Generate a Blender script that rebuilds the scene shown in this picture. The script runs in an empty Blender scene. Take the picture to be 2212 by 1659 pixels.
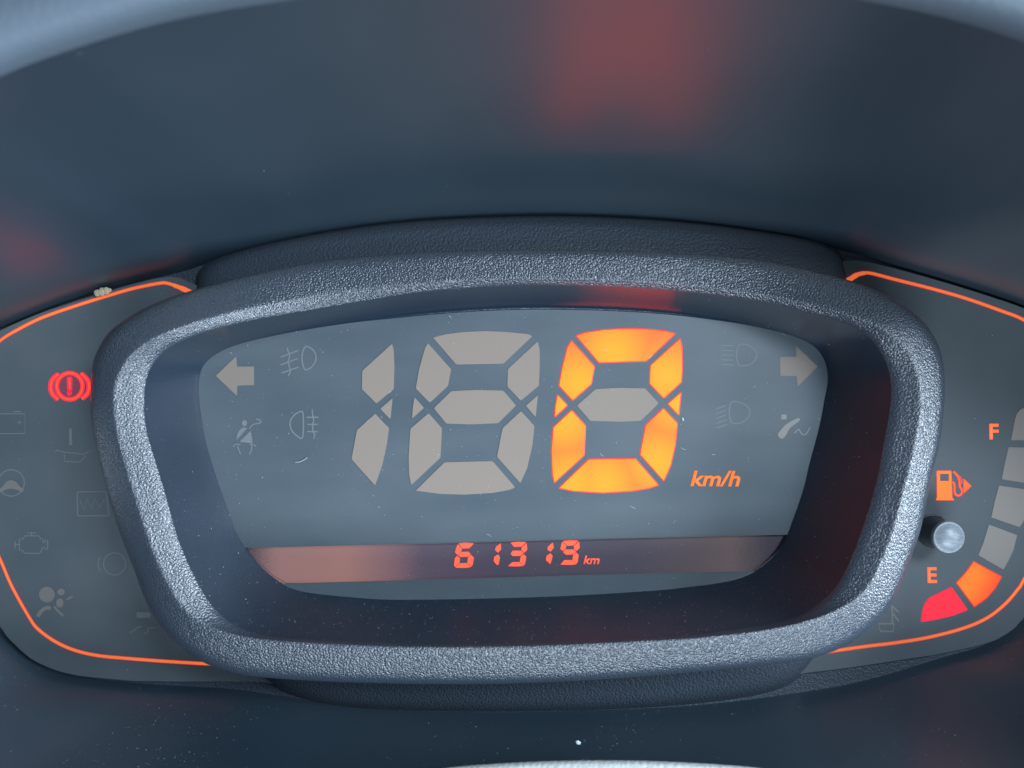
import bpy, bmesh, math, random
from mathutils import Vector, noise
random.seed(7)
C = bpy.context.scene.collection
SC = bpy.context.scene
R = math.radians

# ------------------------------------------------------------------ camera, world, lamps, exposure
DIST = 0.190                     # camera to dial plane, metres
MM = 0.0001                      # one photo unit (2212 across) at the dial plane
CX, CY = 1106.0, 829.5
cam_d = bpy.data.cameras.new('camera')
cam = bpy.data.objects.new('camera', cam_d); C.objects.link(cam)
cam.location = (0, -DIST, 0); cam.rotation_euler = (R(90), 0, 0)
cam_d.sensor_width = 36; cam_d.lens = 36 * DIST / (2212 * MM)
cam_d.clip_start = 0.005; cam_d.clip_end = 50
cam_d.dof.use_dof = True; cam_d.dof.focus_distance = DIST - 0.007; cam_d.dof.aperture_fstop = 11
SC.camera = cam
w = bpy.data.worlds.new('World'); SC.world = w; w.use_nodes = True
bg = w.node_tree.nodes['Background']
bg.inputs[0].default_value = (0.34, 0.52, 0.80, 1); bg.inputs[1].default_value = 0.185
SC.view_settings.view_transform = 'Standard'; SC.view_settings.look = 'None'
SC.view_settings.exposure = 0; SC.view_settings.gamma = 1

def lamp(name, loc, target, sx, sy, watts, col):
    d = bpy.data.lights.new(name, 'AREA'); d.shape = 'RECTANGLE'; d.size = sx; d.size_y = sy
    d.energy = watts; d.color = col
    o = bpy.data.objects.new(name, d); C.objects.link(o); o.location = loc
    o.rotation_euler = (Vector(target) - Vector(loc)).to_track_quat('-Z', 'Y').to_euler()
    return o
lamp('side_window_light', (0.52, -0.22, -0.02), (0.03, 0, 0), 0.20, 0.36, 11.5, (0.74, 0.88, 1.0))
lamp('low_fill_light', (0.10, -0.50, -0.46), (0, 0, 0), 0.45, 0.22, 7.0, (0.76, 0.89, 1.0))  # added below and behind the camera to brighten the lower bezel band
lamp('far_window_light', (-0.60, -0.55, 0.10), (0, 0, 0), 0.3, 0.3, 0.4, (0.80, 0.90, 1.0))
lamp('upper_key_light', (0.30, -0.55, 0.22), (0, 0, 0), 0.26, 0.16, 5.2, (0.74, 0.87, 1.0))  # added high right behind the camera, for the rim top and bezel shadow

# ------------------------------------------------------------------ helpers
def P(x, y, h=0.0):
    """photo unit -> world point at height h (metres) in front of the dial plane"""
    k = (DIST - h) / DIST * MM
    return Vector(((x - CX) * k, -h, (CY - y) * k))
def reg(ox, oy, s=0.25):
    return lambda pts: [(ox + s * a, oy + s * b) for a, b in pts]
A1 = reg(0, 540); A2 = reg(0, 918); A3 = reg(0, 1244.3); A4 = reg(378, 648); A5 = reg(378, 1026)
A6 = reg(864, 648); A7 = reg(864, 1026); B1 = reg(1350, 648); B2 = reg(1350, 1026); B3 = reg(1659, 540)
B4 = reg(1836, 810, .17); B5 = reg(1836, 1053, .17); B6 = reg(1659, 1244.3)

def mat(name, col, rough=0.5, spec=0.5, emit=None, es=1.0, metal=0.0, coat=0.0):
    m = bpy.data.materials.new(name); m.use_nodes = True
    b = m.node_tree.nodes['Principled BSDF']
    b.inputs['Base Color'].default_value = (*col, 1); b.inputs['Roughness'].default_value = rough
    b.inputs['Specular IOR Level'].default_value = spec; b.inputs['Metallic'].default_value = metal
    b.inputs['Coat Weight'].default_value = coat
    if emit:
        b.inputs['Emission Color'].default_value = (*emit, 1); b.inputs['Emission Strength'].default_value = es
    return m
def N(m, t, **kw):
    n = m.node_tree.nodes.new(t)
    for k, v in kw.items():
        if hasattr(n, k): setattr(n, k, v)
        else: n.inputs[k.replace('_', ' ')].default_value = v
    return n
def L(m, a, b): m.node_tree.links.new(a, b)
def BS(m): return m.node_tree.nodes['Principled BSDF']
def grain(m, scale, strength, dist, wob=0.25, fine=0.0, spread=(0.30, 0.46)):
    """moulded leather grain: small pebbled cells parted by creases"""
    tc = N(m, 'ShaderNodeTexCoord')
    nz = N(m, 'ShaderNodeTexNoise', Scale=scale * .55, Detail=2.0)
    L(m, tc.outputs['Object'], nz.inputs['Vector'])
    mx = N(m, 'ShaderNodeMixRGB', blend_type='LINEAR_LIGHT'); mx.inputs[0].default_value = wob / scale
    L(m, tc.outputs['Object'], mx.inputs[1]); L(m, nz.outputs['Color'], mx.inputs[2])
    vo = N(m, 'ShaderNodeTexVoronoi', feature='SMOOTH_F1', Scale=scale); vo.inputs['Smoothness'].default_value = .35
    L(m, mx.outputs[0], vo.inputs['Vector'])
    n2 = N(m, 'ShaderNodeTexNoise', Scale=scale * 1.3, Detail=3.0)
    L(m, tc.outputs['Object'], n2.inputs['Vector'])
    ad = N(m, 'ShaderNodeMath', operation='MULTIPLY_ADD')
    L(m, n2.outputs['Fac'], ad.inputs[0]); ad.inputs[1].default_value = -.12; L(m, vo.outputs['Distance'], ad.inputs[2])
    inv = N(m, 'ShaderNodeMath', operation='MULTIPLY'); L(m, ad.outputs[0], inv.inputs[0]); inv.inputs[1].default_value = -1
    bp = N(m, 'ShaderNodeBump', Strength=strength, Distance=dist)
    L(m, inv.outputs[0], bp.inputs['Height']); L(m, bp.outputs[0], BS(m).inputs['Normal'])
    return bp
def mottle(m, c0, c1, scale, rough=None, stretch=None):
    """uneven dust film: colour (and roughness) drift"""
    tc = N(m, 'ShaderNodeTexCoord'); src = tc.outputs['Object']
    if stretch:
        mp = N(m, 'ShaderNodeMapping'); mp.inputs['Scale'].default_value = stretch; L(m, src, mp.inputs[0]); src = mp.outputs[0]
    nz = N(m, 'ShaderNodeTexNoise', Scale=scale, Detail=6.0); L(m, src, nz.inputs['Vector'])
    cr = N(m, 'ShaderNodeValToRGB'); cr.color_ramp.elements[0].position = .3; cr.color_ramp.elements[1].position = .7
    cr.color_ramp.elements[0].color = (*c0, 1); cr.color_ramp.elements[1].color = (*c1, 1)
    L(m, nz.outputs['Fac'], cr.inputs[0]); L(m, cr.outputs[0], BS(m).inputs['Base Color'])
    if rough:
        mr = N(m, 'ShaderNodeMapRange'); mr.inputs['To Min'].default_value = rough[0]; mr.inputs['To Max'].default_value = rough[1]
        L(m, nz.outputs['Fac'], mr.inputs['Value']); L(m, mr.outputs[0], BS(m).inputs['Roughness'])
def fine_speckle(m, amt, scale=5200):
    """very fine matte tooth"""
    tc = N(m, 'ShaderNodeTexCoord'); nz = N(m, 'ShaderNodeTexNoise', Scale=scale, Detail=3.0)
    L(m, tc.outputs['Object'], nz.inputs['Vector'])
    bp = N(m, 'ShaderNodeBump', Strength=amt, Distance=.00006)
    L(m, nz.outputs['Fac'], bp.inputs['Height']); L(m, bp.outputs[0], BS(m).inputs['Normal'])

M = {}
M['rim'] = mat('grained_black_plastic', (.018, .026, .038), .34, .72); grain(M['rim'], 2700, .68, .00021)
M['lip'] = mat('grained_dark_plastic', (.017, .026, .038), .55, .35); grain(M['lip'], 2000, .6, .00020)
M['funnel'] = mat('satin_black_plastic', (.014, .024, .040), .20, .5)
mottle(M['funnel'], (.005, .011, .020), (.008, .015, .026), 60, (.17, .24))
fine_speckle(M['funnel'], .35, 2600)
# dust settles where the wall faces up and dulls it there
m = M['funnel']; ge = N(m, 'ShaderNodeNewGeometry'); se = N(m, 'ShaderNodeSeparateXYZ'); L(m, ge.outputs['Normal'], se.inputs[0])
mr = N(m, 'ShaderNodeMapRange', interpolation_type='SMOOTHSTEP'); mr.inputs['From Min'].default_value = -.7; mr.inputs['From Max'].default_value = .6; mr.inputs['To Min'].default_value = .17; mr.inputs['To Max'].default_value = .48
L(m, se.outputs[2], mr.inputs['Value']); L(m, mr.outputs[0], BS(m).inputs['Roughness'])
M['shroud'] = mat('smooth_black_shroud', (.016, .024, .036), .30, .5)
M['shroud'].node_tree.nodes['Principled BSDF'].inputs['Specular IOR Level'].default_value = 0.9
BS(M['shroud']).inputs['Coat Weight'].default_value = .6; BS(M['shroud']).inputs['Coat IOR'].default_value = 1.6; BS(M['shroud']).inputs['Coat Roughness'].default_value = .33
mottle(M['shroud'], (.006, .015, .024), (.012, .022, .032), 18, (.34, .40)); fine_speckle(M['shroud'], .10, 3800)
M['hoodrim'] = mat('hood_edge_plastic', (.060, .080, .102), .65, .35); grain(M['hoodrim'], 900, .25, .0002)
M['face'] = mat('dial_face', (.085, .115, .14), .42, .45)
mottle(M['face'], (.033, .047, .059), (.052, .066, .077), 26, (.36, .48), (1, 1, 2.6)); fine_speckle(M['face'], .25)
M['side'] = mat('side_panel_face', (.05, .065, .075), .5, .4)
mottle(M['side'], (.034, .046, .055), (.048, .060, .067), 50, (.45, .6)); fine_speckle(M['side'], .25)
M['unlit'] = mat('unlit_window', (.150, .122, .102), .5, .35); fine_speckle(M['unlit'], .2)
M['unlit_bar'] = mat('unlit_bar_window', (.150, .135, .124), .5, .3)
M['arrow'] = mat('arrow_window', (.128, .106, .092), .5, .35)
M['faint'] = mat('faint_print', (.092, .104, .112), .5, .35)
M['faint_side'] = mat('faint_side_print', (.080, .095, .103), .5, .35)
M['faint_warm'] = mat('warm_faint_print', (.10, .095, .090), .5, .35)
M['faint_warm2'] = mat('warm_symbol_window', (.15, .14, .132), .5, .35)
M['red_edge'] = mat('lit_edge', (.2, .01, .01), .5, .3, (1.0, .02, .015), .8)
M['km'] = mat('lit_lettering', (.1, .02, .005), .5, .2, (1.0, .24, .04), 1.0)
M['odo'] = mat('lit_counter', (.2, .03, .01), .5, .3, (1.05, .12, .07), 1.0)
M['line'] = mat('orange_outline', (.3, .07, .02), .5, .2, (.72, .15, .038), .95)
m = M['line']; nz = N(m, 'ShaderNodeTexNoise', Scale=38, Detail=1.0); tc = N(m, 'ShaderNodeTexCoord'); L(m, tc.outputs['Object'], nz.inputs['Vector'])
mr = N(m, 'ShaderNodeMapRange'); mr.inputs['From Min'].default_value = .3; mr.inputs['From Max'].default_value = .7; mr.inputs['To Min'].default_value = .6; mr.inputs['To Max'].default_value = 1.02; L(m, nz.outputs['Fac'], mr.inputs['Value']); L(m, mr.outputs[0], BS(m).inputs['Emission Strength'])
M['letter'] = mat('lit_letter', (.2, .03, .01), .5, .3, (1.0, .19, .07), .92)
M['brake'] = mat('lit_red_symbol', (.2, .01, .01), .5, .3, (5.0, .085, .03), 1.0)
M['brake_glow'] = mat('lit_red_bleed', (.1, .01, .02), .5, .3, (1.3, .006, .05), .75)
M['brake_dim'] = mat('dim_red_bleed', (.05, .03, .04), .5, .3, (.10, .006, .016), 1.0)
M['pump'] = mat('lit_pump', (.2, .03, .01), .5, .3, (1.05, .21, .012), 1.0)
M['hose'] = mat('lit_hose', (.2, .03, .01), .5, .3, (1.05, .12, .02), 1.0)
M['redbar'] = mat('lit_red_bar', (.1, .005, .005), .5, .12, (1.0, .028, .065), 1.0)
M['knob'] = mat('grey_knob_cap', (.22, .255, .285), .42, .5)
M['stem'] = mat('black_knob_stem', (.012, .018, .026), .4, .5)
M['crumb'] = mat('dry_crumb', (.27, .225, .165), .85, .2)
M['lint'] = mat('grey_lint', (.24, .29, .32), .9, .1)
M['dust'] = mat('pale_dust', (.34, .38, .41), .9, .1)
M['cover'] = mat('column_cover_plastic', (.30, .32, .31), .6, .4); grain(M['cover'], 1000, .5, .0002)
# knob: worn brushed top
tc = N(M['knob'], 'ShaderNodeTexCoord'); mp = N(M['knob'], 'ShaderNodeMapping'); mp.inputs['Rotation'].default_value = (0, R(12), 0); mp.inputs['Scale'].default_value = (1, 1, 7)
nz = N(M['knob'], 'ShaderNodeTexNoise', Scale=650, Detail=5.0); cr = N(M['knob'], 'ShaderNodeValToRGB')
cr.color_ramp.elements[0].color = (.12, .145, .17, 1); cr.color_ramp.elements[1].color = (.19, .215, .24, 1)
cr.color_ramp.elements[0].position = .35; cr.color_ramp.elements[1].position = .65
L(M['knob'], tc.outputs['Object'], mp.inputs[0]); L(M['knob'], mp.outputs[0], nz.inputs['Vector']); L(M['knob'], nz.outputs['Fac'], cr.inputs[0]); L(M['knob'], cr.outputs[0], BS(M['knob']).inputs['Base Color'])

def lit_mat(name, spots, c_lo, c_hi, rad, es=1.0):
    """backlit window: yellower round each lamp behind it. spots are world points of the bulbs"""
    m = mat(name, (.06, .012, .004), .5, .15)
    geo = N(m, 'ShaderNodeNewGeometry'); prev = None
    for s in spots:
        d = N(m, 'ShaderNodeVectorMath', operation='DISTANCE'); L(m, geo.outputs['Position'], d.inputs[0]); d.inputs[1].default_value = s
        mr = N(m, 'ShaderNodeMapRange', interpolation_type='SMOOTHSTEP'); mr.inputs['From Min'].default_value = rad; mr.inputs['From Max'].default_value = 0
        L(m, d.outputs['Value'], mr.inputs['Value'])
        if prev is None: prev = mr.outputs[0]
        else:
            mm = N(m, 'ShaderNodeMath', operation='MAXIMUM'); L(m, prev, mm.inputs[0]); L(m, mr.outputs[0], mm.inputs[1]); prev = mm.outputs[0]
    mx = N(m, 'ShaderNodeMixRGB'); mx.inputs[1].default_value = (*c_lo, 1); mx.inputs[2].default_value = (*c_hi, 1)
    L(m, prev, mx.inputs[0]); L(m, mx.outputs[0], BS(m).inputs['Emission Color']); BS(m).inputs['Emission Strength'].default_value = es
    return m

class Thing:
    def __init__(s, name, label, cat, x, y, h=0.0, group=None):
        s.o = bpy.data.objects.new(name, None); C.objects.link(s.o); s.o.location = P(x, y, h)
        s.o.empty_display_size = .005
        s.o['label'] = label; s.o['category'] = cat
        if group: s.o['group'] = group
        s.loc = Vector(s.o.location)
def link(name, me, mats, parent=None, thing=None, smooth=False, label=None):
    for m in mats: me.materials.append(m)
    o = bpy.data.objects.new(name, me); C.objects.link(o)
    if thing:
        me.transform(__import__('mathutils').Matrix.Translation(-thing.loc))
        o.parent = parent if parent else thing.o
    if smooth:
        for p in me.polygons: p.use_smooth = True
    if label: o['label'] = label
    return o
def cr_spline(pts, n=8, closed=True):
    out = []; k = len(pts); rng = range(k) if closed else range(k - 1)
    for i in rng:
        g = (lambda j: pts[j % k]) if closed else (lambda j: pts[max(0, min(k - 1, j))])
        p0, p1, p2, p3 = g(i - 1), g(i), g(i + 1), g(i + 2)
        for q in range(n):
            t = q / n
            out.append(tuple(.5 * (2 * p1[a] + (p2[a] - p0[a]) * t + (2 * p0[a] - 5 * p1[a] + 4 * p2[a] - p3[a]) * t * t + (3 * p1[a] - p0[a] - 3 * p2[a] + p3[a]) * t ** 3) for a in range(2)))
    if not closed: out.append(tuple(pts[-1]))
    return out
def area2(p): return sum(p[i][0] * p[(i + 1) % len(p)][1] - p[(i + 1) % len(p)][0] * p[i][1] for i in range(len(p)))
def inset(poly, d):
    """move every edge inwards by d (outwards when negative)"""
    s = 1 if area2(poly) > 0 else -1; n = len(poly); out = []
    for i in range(n):
        a, b, c = poly[i - 1], poly[i], poly[(i + 1) % n]
        e1 = Vector((b[0] - a[0], b[1] - a[1])); e2 = Vector((c[0] - b[0], c[1] - b[1]))
        if e1.length < 1e-6 or e2.length < 1e-6: out.append(b); continue
        e1.normalize(); e2.normalize(); n1 = Vector((-e1.y, e1.x)) * s; n2 = Vector((-e2.y, e2.x)) * s
        m = n1 + n2
        if m.length < 1e-4: out.append(b); continue
        m.normalize(); k = d / max(.45, m.dot(n1)); out.append((b[0] + m.x * k, b[1] + m.y * k))
    return out
def round_poly(poly, r, n=3):
    out = []; k = len(poly)
    for i in range(k):
        a, b, c = Vector(poly[i - 1]), Vector(poly[i]), Vector(poly[(i + 1) % k])
        u, v = a - b, c - b; q = min(r, u.length * .4, v.length * .4)
        p0 = b + u.normalized() * q; p1 = b + v.normalized() * q
        for j in range(n + 1):
            t = j / n; out.append(tuple(p0 * (1 - t) ** 2 + b * 2 * t * (1 - t) + p1 * t * t))
    return out
class MB:
    def __init__(s): s.bm = bmesh.new()
    def prism(s, poly, h0, h1, edge=0.0, top_mat=0, edge_mat=0, hole=None):
        """slab with outline poly (photo units) from h0 up to h1; edge = width of the sloping border"""
        bm = s.bm; tp = inset(poly, edge) if edge else poly
        vb = [bm.verts.new(P(x, y, h0)) for x, y in poly]; vt = [bm.verts.new(P(x, y, h1)) for x, y in tp]
        n = len(poly)
        for i in range(n):
            f = bm.faces.new((vb[i], vb[(i + 1) % n], vt[(i + 1) % n], vt[i])); f.material_index = edge_mat
        if hole:
            hv = [bm.verts.new(P(x, y, h1)) for x, y in hole]; hb = [bm.verts.new(P(x, y, h0)) for x, y in hole]; m = len(hole)
            for i in range(m): bm.faces.new((hb[i], hb[(i + 1) % m], hv[(i + 1) % m], hv[i])).material_index = edge_mat
            es = [bm.edges.get((vt[i], vt[(i + 1) % n])) for i in range(n)] + [bm.edges.get((hv[i], hv[(i + 1) % m])) for i in range(m)]
            r = bmesh.ops.triangle_fill(bm, edges=es, use_beauty=True)
            for g in r['geom']:
                if isinstance(g, bmesh.types.BMFace): g.material_index = top_mat
        else:
            f = bm.faces.new(vt); f.material_index = top_mat; f.normal_update()
            bmesh.ops.triangulate(bm, faces=[f], ngon_method='EAR_CLIP')
        return s
    def stroke(s, path, wd, h0, h1, closed=False, n=0, edge=0.0, edge_mat=0, round_end=True):
        if n: path = cr_spline(path, n, closed)
        k = len(path); bm = s.bm; rows = []
        for i, p in enumerate(path):
            a = path[i - 1] if (closed or i) else p; b = path[(i + 1) % k] if (closed or i < k - 1) else p
            t = Vector((b[0] - a[0], b[1] - a[1]));
            if t.length < 1e-6: t = Vector((1, 0))
            t.normalize(); nn = Vector((-t.y, t.x))
            ww = (wd[min(len(wd) - 1, i * len(wd) // k)] if isinstance(wd, list) else wd) / 2
            row = []
            for off, h in ((ww, h0), (ww - edge, h1), (-(ww - edge), h1), (-ww, h0)):
                row.append(bm.verts.new(P(p[0] + nn.x * off, p[1] + nn.y * off, h)))
            rows.append(row)
        for i in range(k if closed else k - 1):
            a, b = rows[i], rows[(i + 1) % k]
            for j in range(3):
                f = bm.faces.new((a[j], a[j + 1], b[j + 1], b[j])); f.material_index = edge_mat if j != 1 else 0
        if not closed:
            for r_ in (rows[0], rows[-1]): bm.faces.new(r_).material_index = edge_mat
        return s
    def disc(s, x, y, rx, ry=None, h0=0, h1=.0001, n=24, edge=0, edge_mat=0):
        ry = ry or rx
        return s.prism([(x + rx * math.cos(2 * math.pi * i / n), y + ry * math.sin(2 * math.pi * i / n)) for i in range(n)], h0, h1, edge, 0, edge_mat)
    def build(s, name, mats, thing=None, parent=None, smooth=False, label=None):
        bmesh.ops.recalc_face_normals(s.bm, faces=s.bm.faces)
        me = bpy.data.meshes.new(name); s.bm.to_mesh(me); s.bm.free()
        if not isinstance(mats, (list, tuple)): mats = [mats]
        return link(name, me, mats, parent, thing, smooth, label)

# closed curves as radius by angle, so that the rings of a loft correspond
OX, OY, SX, SY = 1110.0, 985.0, 900.0, 450.0
NSEG = 384
def ring(pts):
    d = cr_spline(pts, 10, True); pol = []
    for x, y in d:
        u, v = (x - OX) / SX, (y - OY) / SY; pol.append((math.atan2(v, u) % (2 * math.pi), math.hypot(u, v)))
    pol.sort(); pol = [(pol[-1][0] - 2 * math.pi, pol[-1][1])] + pol + [(pol[0][0] + 2 * math.pi, pol[0][1])]
    out = []; j = 0
    for i in range(NSEG):
        th = 2 * math.pi * i / NSEG
        while pol[j + 1][0] < th: j += 1
        a, b = pol[j], pol[j + 1]; t = (th - a[0]) / max(1e-9, b[0] - a[0]); r = a[1] * (1 - t) + b[1] * t
        out.append((OX + SX * r * math.cos(th), OY + SY * r * math.sin(th)))
    # light smoothing of tracing wobble
    for _ in range(3):
        out = [tuple(.25 * out[i - 1][a] + .5 * out[i][a] + .25 * out[(i + 1) % NSEG][a] for a in range(2)) for i in range(NSEG)]
    return out
def lerp(A, B, t): return [(a[0] * (1 - t) + b[0] * t, a[1] * (1 - t) + b[1] * t) for a, b in zip(A, B)]
def loft(rings, idx=None):
    """rings: list of (list of world points)"""
    me = bpy.data.meshes.new('loft'); vs = [v for r in rings for v in r]; n = len(rings[0]); fs = []
    for k in range(len(rings) - 1):
        for i in range(n):
            j = (i + 1) % n; fs.append((k * n + i, k * n + j, (k + 1) * n + j, (k + 1) * n + i))
    me.from_pydata(vs, [], fs); me.update()
    bm = bmesh.new(); bm.from_mesh(me)
    # make normals face the camera
    tot = sum((f.normal.dot(Vector((0, -DIST, 0)) - f.calc_center_median()) > 0) - (f.normal.dot(Vector((0, -DIST, 0)) - f.calc_center_median()) < 0) for f in bm.faces)
    if tot < 0: bmesh.ops.reverse_faces(bm, faces=bm.faces)
    bm.to_mesh(me); bm.free()
    return me
def R3(A, h): return [P(x, y, h) for x, y in A]

# ------------------------------------------------------------------ traced outlines of the raised centre housing
outer = ring([(412, 628), (325, 659), (275, 687), (237, 715), (215, 748), (199, 790), (195, 865), (199, 920), (220, 1018), (240, 1093), (265, 1168), (290, 1232), (310, 1288), (331, 1330), (358, 1369), (390, 1399), (427, 1425), (475, 1446), (553, 1462), (753, 1474), (1003, 1478), (1203, 1473), (1403, 1460), (1603, 1442), (1734, 1427), (1809, 1404), (1859, 1374), (1896, 1343), (1924, 1307), (1944, 1268), (1970, 1198), (1988, 1147), (1998, 1100), (2014, 1022), (2028, 966), (2037, 905), (2041, 850), (2041, 812), (2034, 765), (2019, 728), (1991, 690), (1946, 655), (1896, 628), (1834, 605), (1759, 586), (1660, 565), (1500, 549), (1300, 541), (1106, 540), (900, 546), (700, 564), (550, 592)])
ridge = ring([(553, 663), (475, 682), (400, 704), (338, 729), (290, 760), (258, 805), (246, 850), (252, 930), (268, 993), (290, 1068), (315, 1143), (335, 1200), (363, 1258), (393, 1308), (427, 1340), (475, 1362), (553, 1379), (703, 1390), (903, 1397), (1153, 1395), (1350, 1386), (1475, 1380), (1600, 1368), (1700, 1352), (1775, 1331), (1837, 1302), (1875, 1265), (1905, 1205), (1928, 1146), (1944, 1085), (1958, 1031), (1974, 965), (1985, 900), (1987, 850), (1980, 805), (1966, 768), (1943, 738), (1896, 706), (1834, 682), (1759, 660), (1659, 640), (1500, 619), (1300, 605), (1106, 603), (900, 612), (720, 632)])
grain_edge = ring([(553, 690), (475, 708), (410, 729), (363, 752), (333, 782), (316, 818), (311, 865), (315, 925), (335, 995), (357, 1068), (383, 1160), (413, 1232), (450, 1298), (490, 1340), (540, 1366), (600, 1377), (703, 1384), (903, 1391), (1153, 1389), (1350, 1381), (1475, 1373), (1600, 1358), (1675, 1346), (1735, 1326), (1780, 1294), (1812, 1260), (1840, 1203), (1870, 1121), (1883, 1078), (1897, 1025), (1908, 963), (1919, 905), (1925, 850), (1921, 805), (1905, 765), (1871, 722), (1810, 694), (1740, 675), (1659, 655), (1500, 633), (1300, 619), (1106, 617), (900, 632), (753, 655), (653, 672)])
inner = ring([(878, 685), (753, 698), (628, 718), (528, 740), (478, 758), (442, 785), (430, 818), (431, 873), (443, 948), (460, 1010), (488, 1091), (508, 1146), (530, 1184), (553, 1216), (578, 1241), (612, 1264), (655, 1279), (753, 1290), (853, 1296), (1064, 1293), (1239, 1287), (1417, 1276), (1475, 1270), (1560, 1259), (1608, 1247), (1645, 1226), (1675, 1197), (1697, 1164), (1712, 1126), (1735, 1060), (1750, 998), (1770, 923), (1782, 860), (1789, 820), (1784, 785), (1770, 759), (1748, 741), (1700, 722), (1625, 704), (1550, 692), (1450, 680), (1350, 673), (1230, 669), (1114, 669), (989, 675)])

# ------------------------------------------------------------------ the shroud and the floor behind (setting)
floor_loop = ring([(-60, 740), (0, 712), (125, 661), (250, 622), (338, 600), (400, 586), (470, 562), (600, 528), (750, 500), (900, 483), (1106, 473), (1300, 474), (1500, 487), (1700, 514), (1800, 537), (1870, 556), (1934, 577), (2034, 606), (2134, 637), (2212, 665), (2290, 705), (2345, 790), (2370, 950), (2345, 1150), (2280, 1290), (2212, 1336), (2134, 1391), (2034, 1420), (1940, 1450), (1834, 1478), (1700, 1500), (1550, 1519), (1400, 1530), (1200, 1537), (1000, 1538), (800, 1531), (650, 1510), (500, 1488), (325, 1478), (150, 1459), (75, 1431), (0, 1362), (-70, 1260), (-120, 1080), (-125, 900)])
hood_loop = ring([(-330, 420), (-150, 250), (0, 165), (140, 112), (300, 62), (450, 28), (640, -2), (900, -45), (1106, -62), (1350, -60), (1600, -45), (1880, 4), (2050, 40), (2212, 92), (2360, 160), (2520, 300), (2700, 560), (2760, 900), (2640, 1300), (2420, 1590), (2212, 1672), (1980, 1700), (1750, 1722), (1500, 1740), (1100, 1746), (700, 1742), (400, 1728), (120, 1704), (0, 1686), (-200, 1575), (-400, 1300), (-500, 1000), (-450, 650)])
def hood_h(i, t):
    th = 2 * math.pi * i / NSEG; up = max(0, -math.sin(th))         # up = 1 at the top of the photograph
    H = .036 + .028 * min(1, up * 1.5) - .009 * min(1, 1.5 * max(0, math.sin(th)))
    return H * t
fl = [[P(x, y, -.0022) for x, y in lerp(floor_loop, grain_edge, t)] for t in (.6, .3, .1, -.004)]
o = link('cluster_floor', loft(fl), [M['lip']], smooth=True); o['kind'] = 'structure'
shr = []
for t in (0, .008, .02, .05, .1, .17, .25, .34, .44, .54, .64, .74, .84, .93, .98, 1.0):
    A = lerp(floor_loop, hood_loop, t ** 1.0)
    shr.append([P(x, y, -.0022 + hood_h(i, (t ** (1.0))) ) for i, (x, y) in enumerate(A)])
o = link('instrument_shroud', loft(shr), [M['shroud']], smooth=True); o['kind'] = 'structure'
hr = []
for k, (out, dh) in enumerate(((0, 0), (.008, .0022), (.02, .0042), (.04, .0062), (.07, .0076), (.12, .0080), (.3, .004), (.8, -.02))):
    A = [(OX + (x - OX) * (1 + out), OY + (y - OY) * (1 + out)) for x, y in hood_loop]
    hr.append([P(x, y, -.0022 + hood_h(i, 1) + dh) for i, (x, y) in enumerate(A)])
o = link('dashboard', loft(hr), [M['hoodrim']], smooth=True); o['kind'] = 'structure'
bk = MB(); bk.prism(lerp(floor_loop, hood_loop, .2), -.0034, -.0028); o = bk.build('cluster_backing', M['shroud']); o['kind'] = 'structure'

# ------------------------------------------------------------------ centre housing: raised grained bezel with a smooth funnel
T = Thing('display_bezel', 'raised grained black bezel ring framing the central speed display', 'bezel', OX, 1470, 0)
# grained plinth the ring stands on, seen above and below it
pl_out = ring([(360, 720), (424, 650), (428, 598), (470, 563), (600, 526), (750, 499), (900, 481), (1106, 471), (1300, 472), (1500, 485), (1700, 512), (1765, 527), (1812, 552), (1826, 600), (1850, 700), (1900, 900), (1850, 1200), (1790, 1350), (1740, 1440), (1660, 1488), (1500, 1513), (1350, 1524), (1200, 1529), (1000, 1530), (800, 1524), (680, 1508), (600, 1480), (540, 1430), (480, 1350), (350, 1100), (320, 900)])
rg = []
for t, h in ((-.03, -.0021), (-.018, -.0012), (-.005, .0), (.015, .0010), (.05, .0020), (.10, .0026), (.2, .0033), (.3, .0040), (.4, .0045), (.43, .0045), (.44, -.001)):
    rg.append([P(x, y, h) for x, y in lerp(pl_out, inner, t)])
link('plinth', loft(rg), [M['lip']], thing=T, smooth=True)
def kup(i):
    up = -math.sin(2 * math.pi * i / NSEG); k = max(0, min(1, (up - .5) / .42)); return k * k * (3 - 2 * k)
def RH(A, h): return [P(x, y, h * (1 - .55 * kup(i))) for i, (x, y) in enumerate(A)]
rg = []
top = RH(outer, .0156)
rg.append([Vector((v.x * .995, .0005, v.z * .995)) for v in top]); rg.append([Vector((v.x, -.004, v.z)) for v in top])
for t, h in ((0, 15.6), (.02, 16.5), (.06, 17.4), (.13, 18.2), (.25, 18.85), (.42, 19.35), (.6, 19.8), (.8, 20.25), (.94, 20.5), (1, 20.5)):
    rg.append(RH(lerp(outer, ridge, t), h / 1000))
for t, h in ((.08, 20.3), (.3, 19.8), (.6, 19.1), (.85, 18.5), (1, 17.8)):
    rg.append(RH(lerp(ridge, grain_edge, t), h / 1000))
link('grained_rim', loft(rg), [M['rim']], thing=T, smooth=True)
def fh(i, t):
    k = kup(i); g = 17.8 * (1 - .55 * k); return (.68 + (g - .68) * (1 - t) ** (1.05 + .35 * k)) / 1000
rg = []
for t in (0, .04, .1, .18, .26, .34, .42, .5, .58, .66, .74, .82, .9, .96, 1.0):
    rg.append([P(x, y, fh(i, t)) for i, (x, y) in enumerate(lerp(grain_edge, inner, t))])
rg.append(R3(lerp(grain_edge, inner, 1.02), .0003))
fun = link('inner_funnel', loft(rg), [M['funnel']], thing=T, smooth=True)

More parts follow.
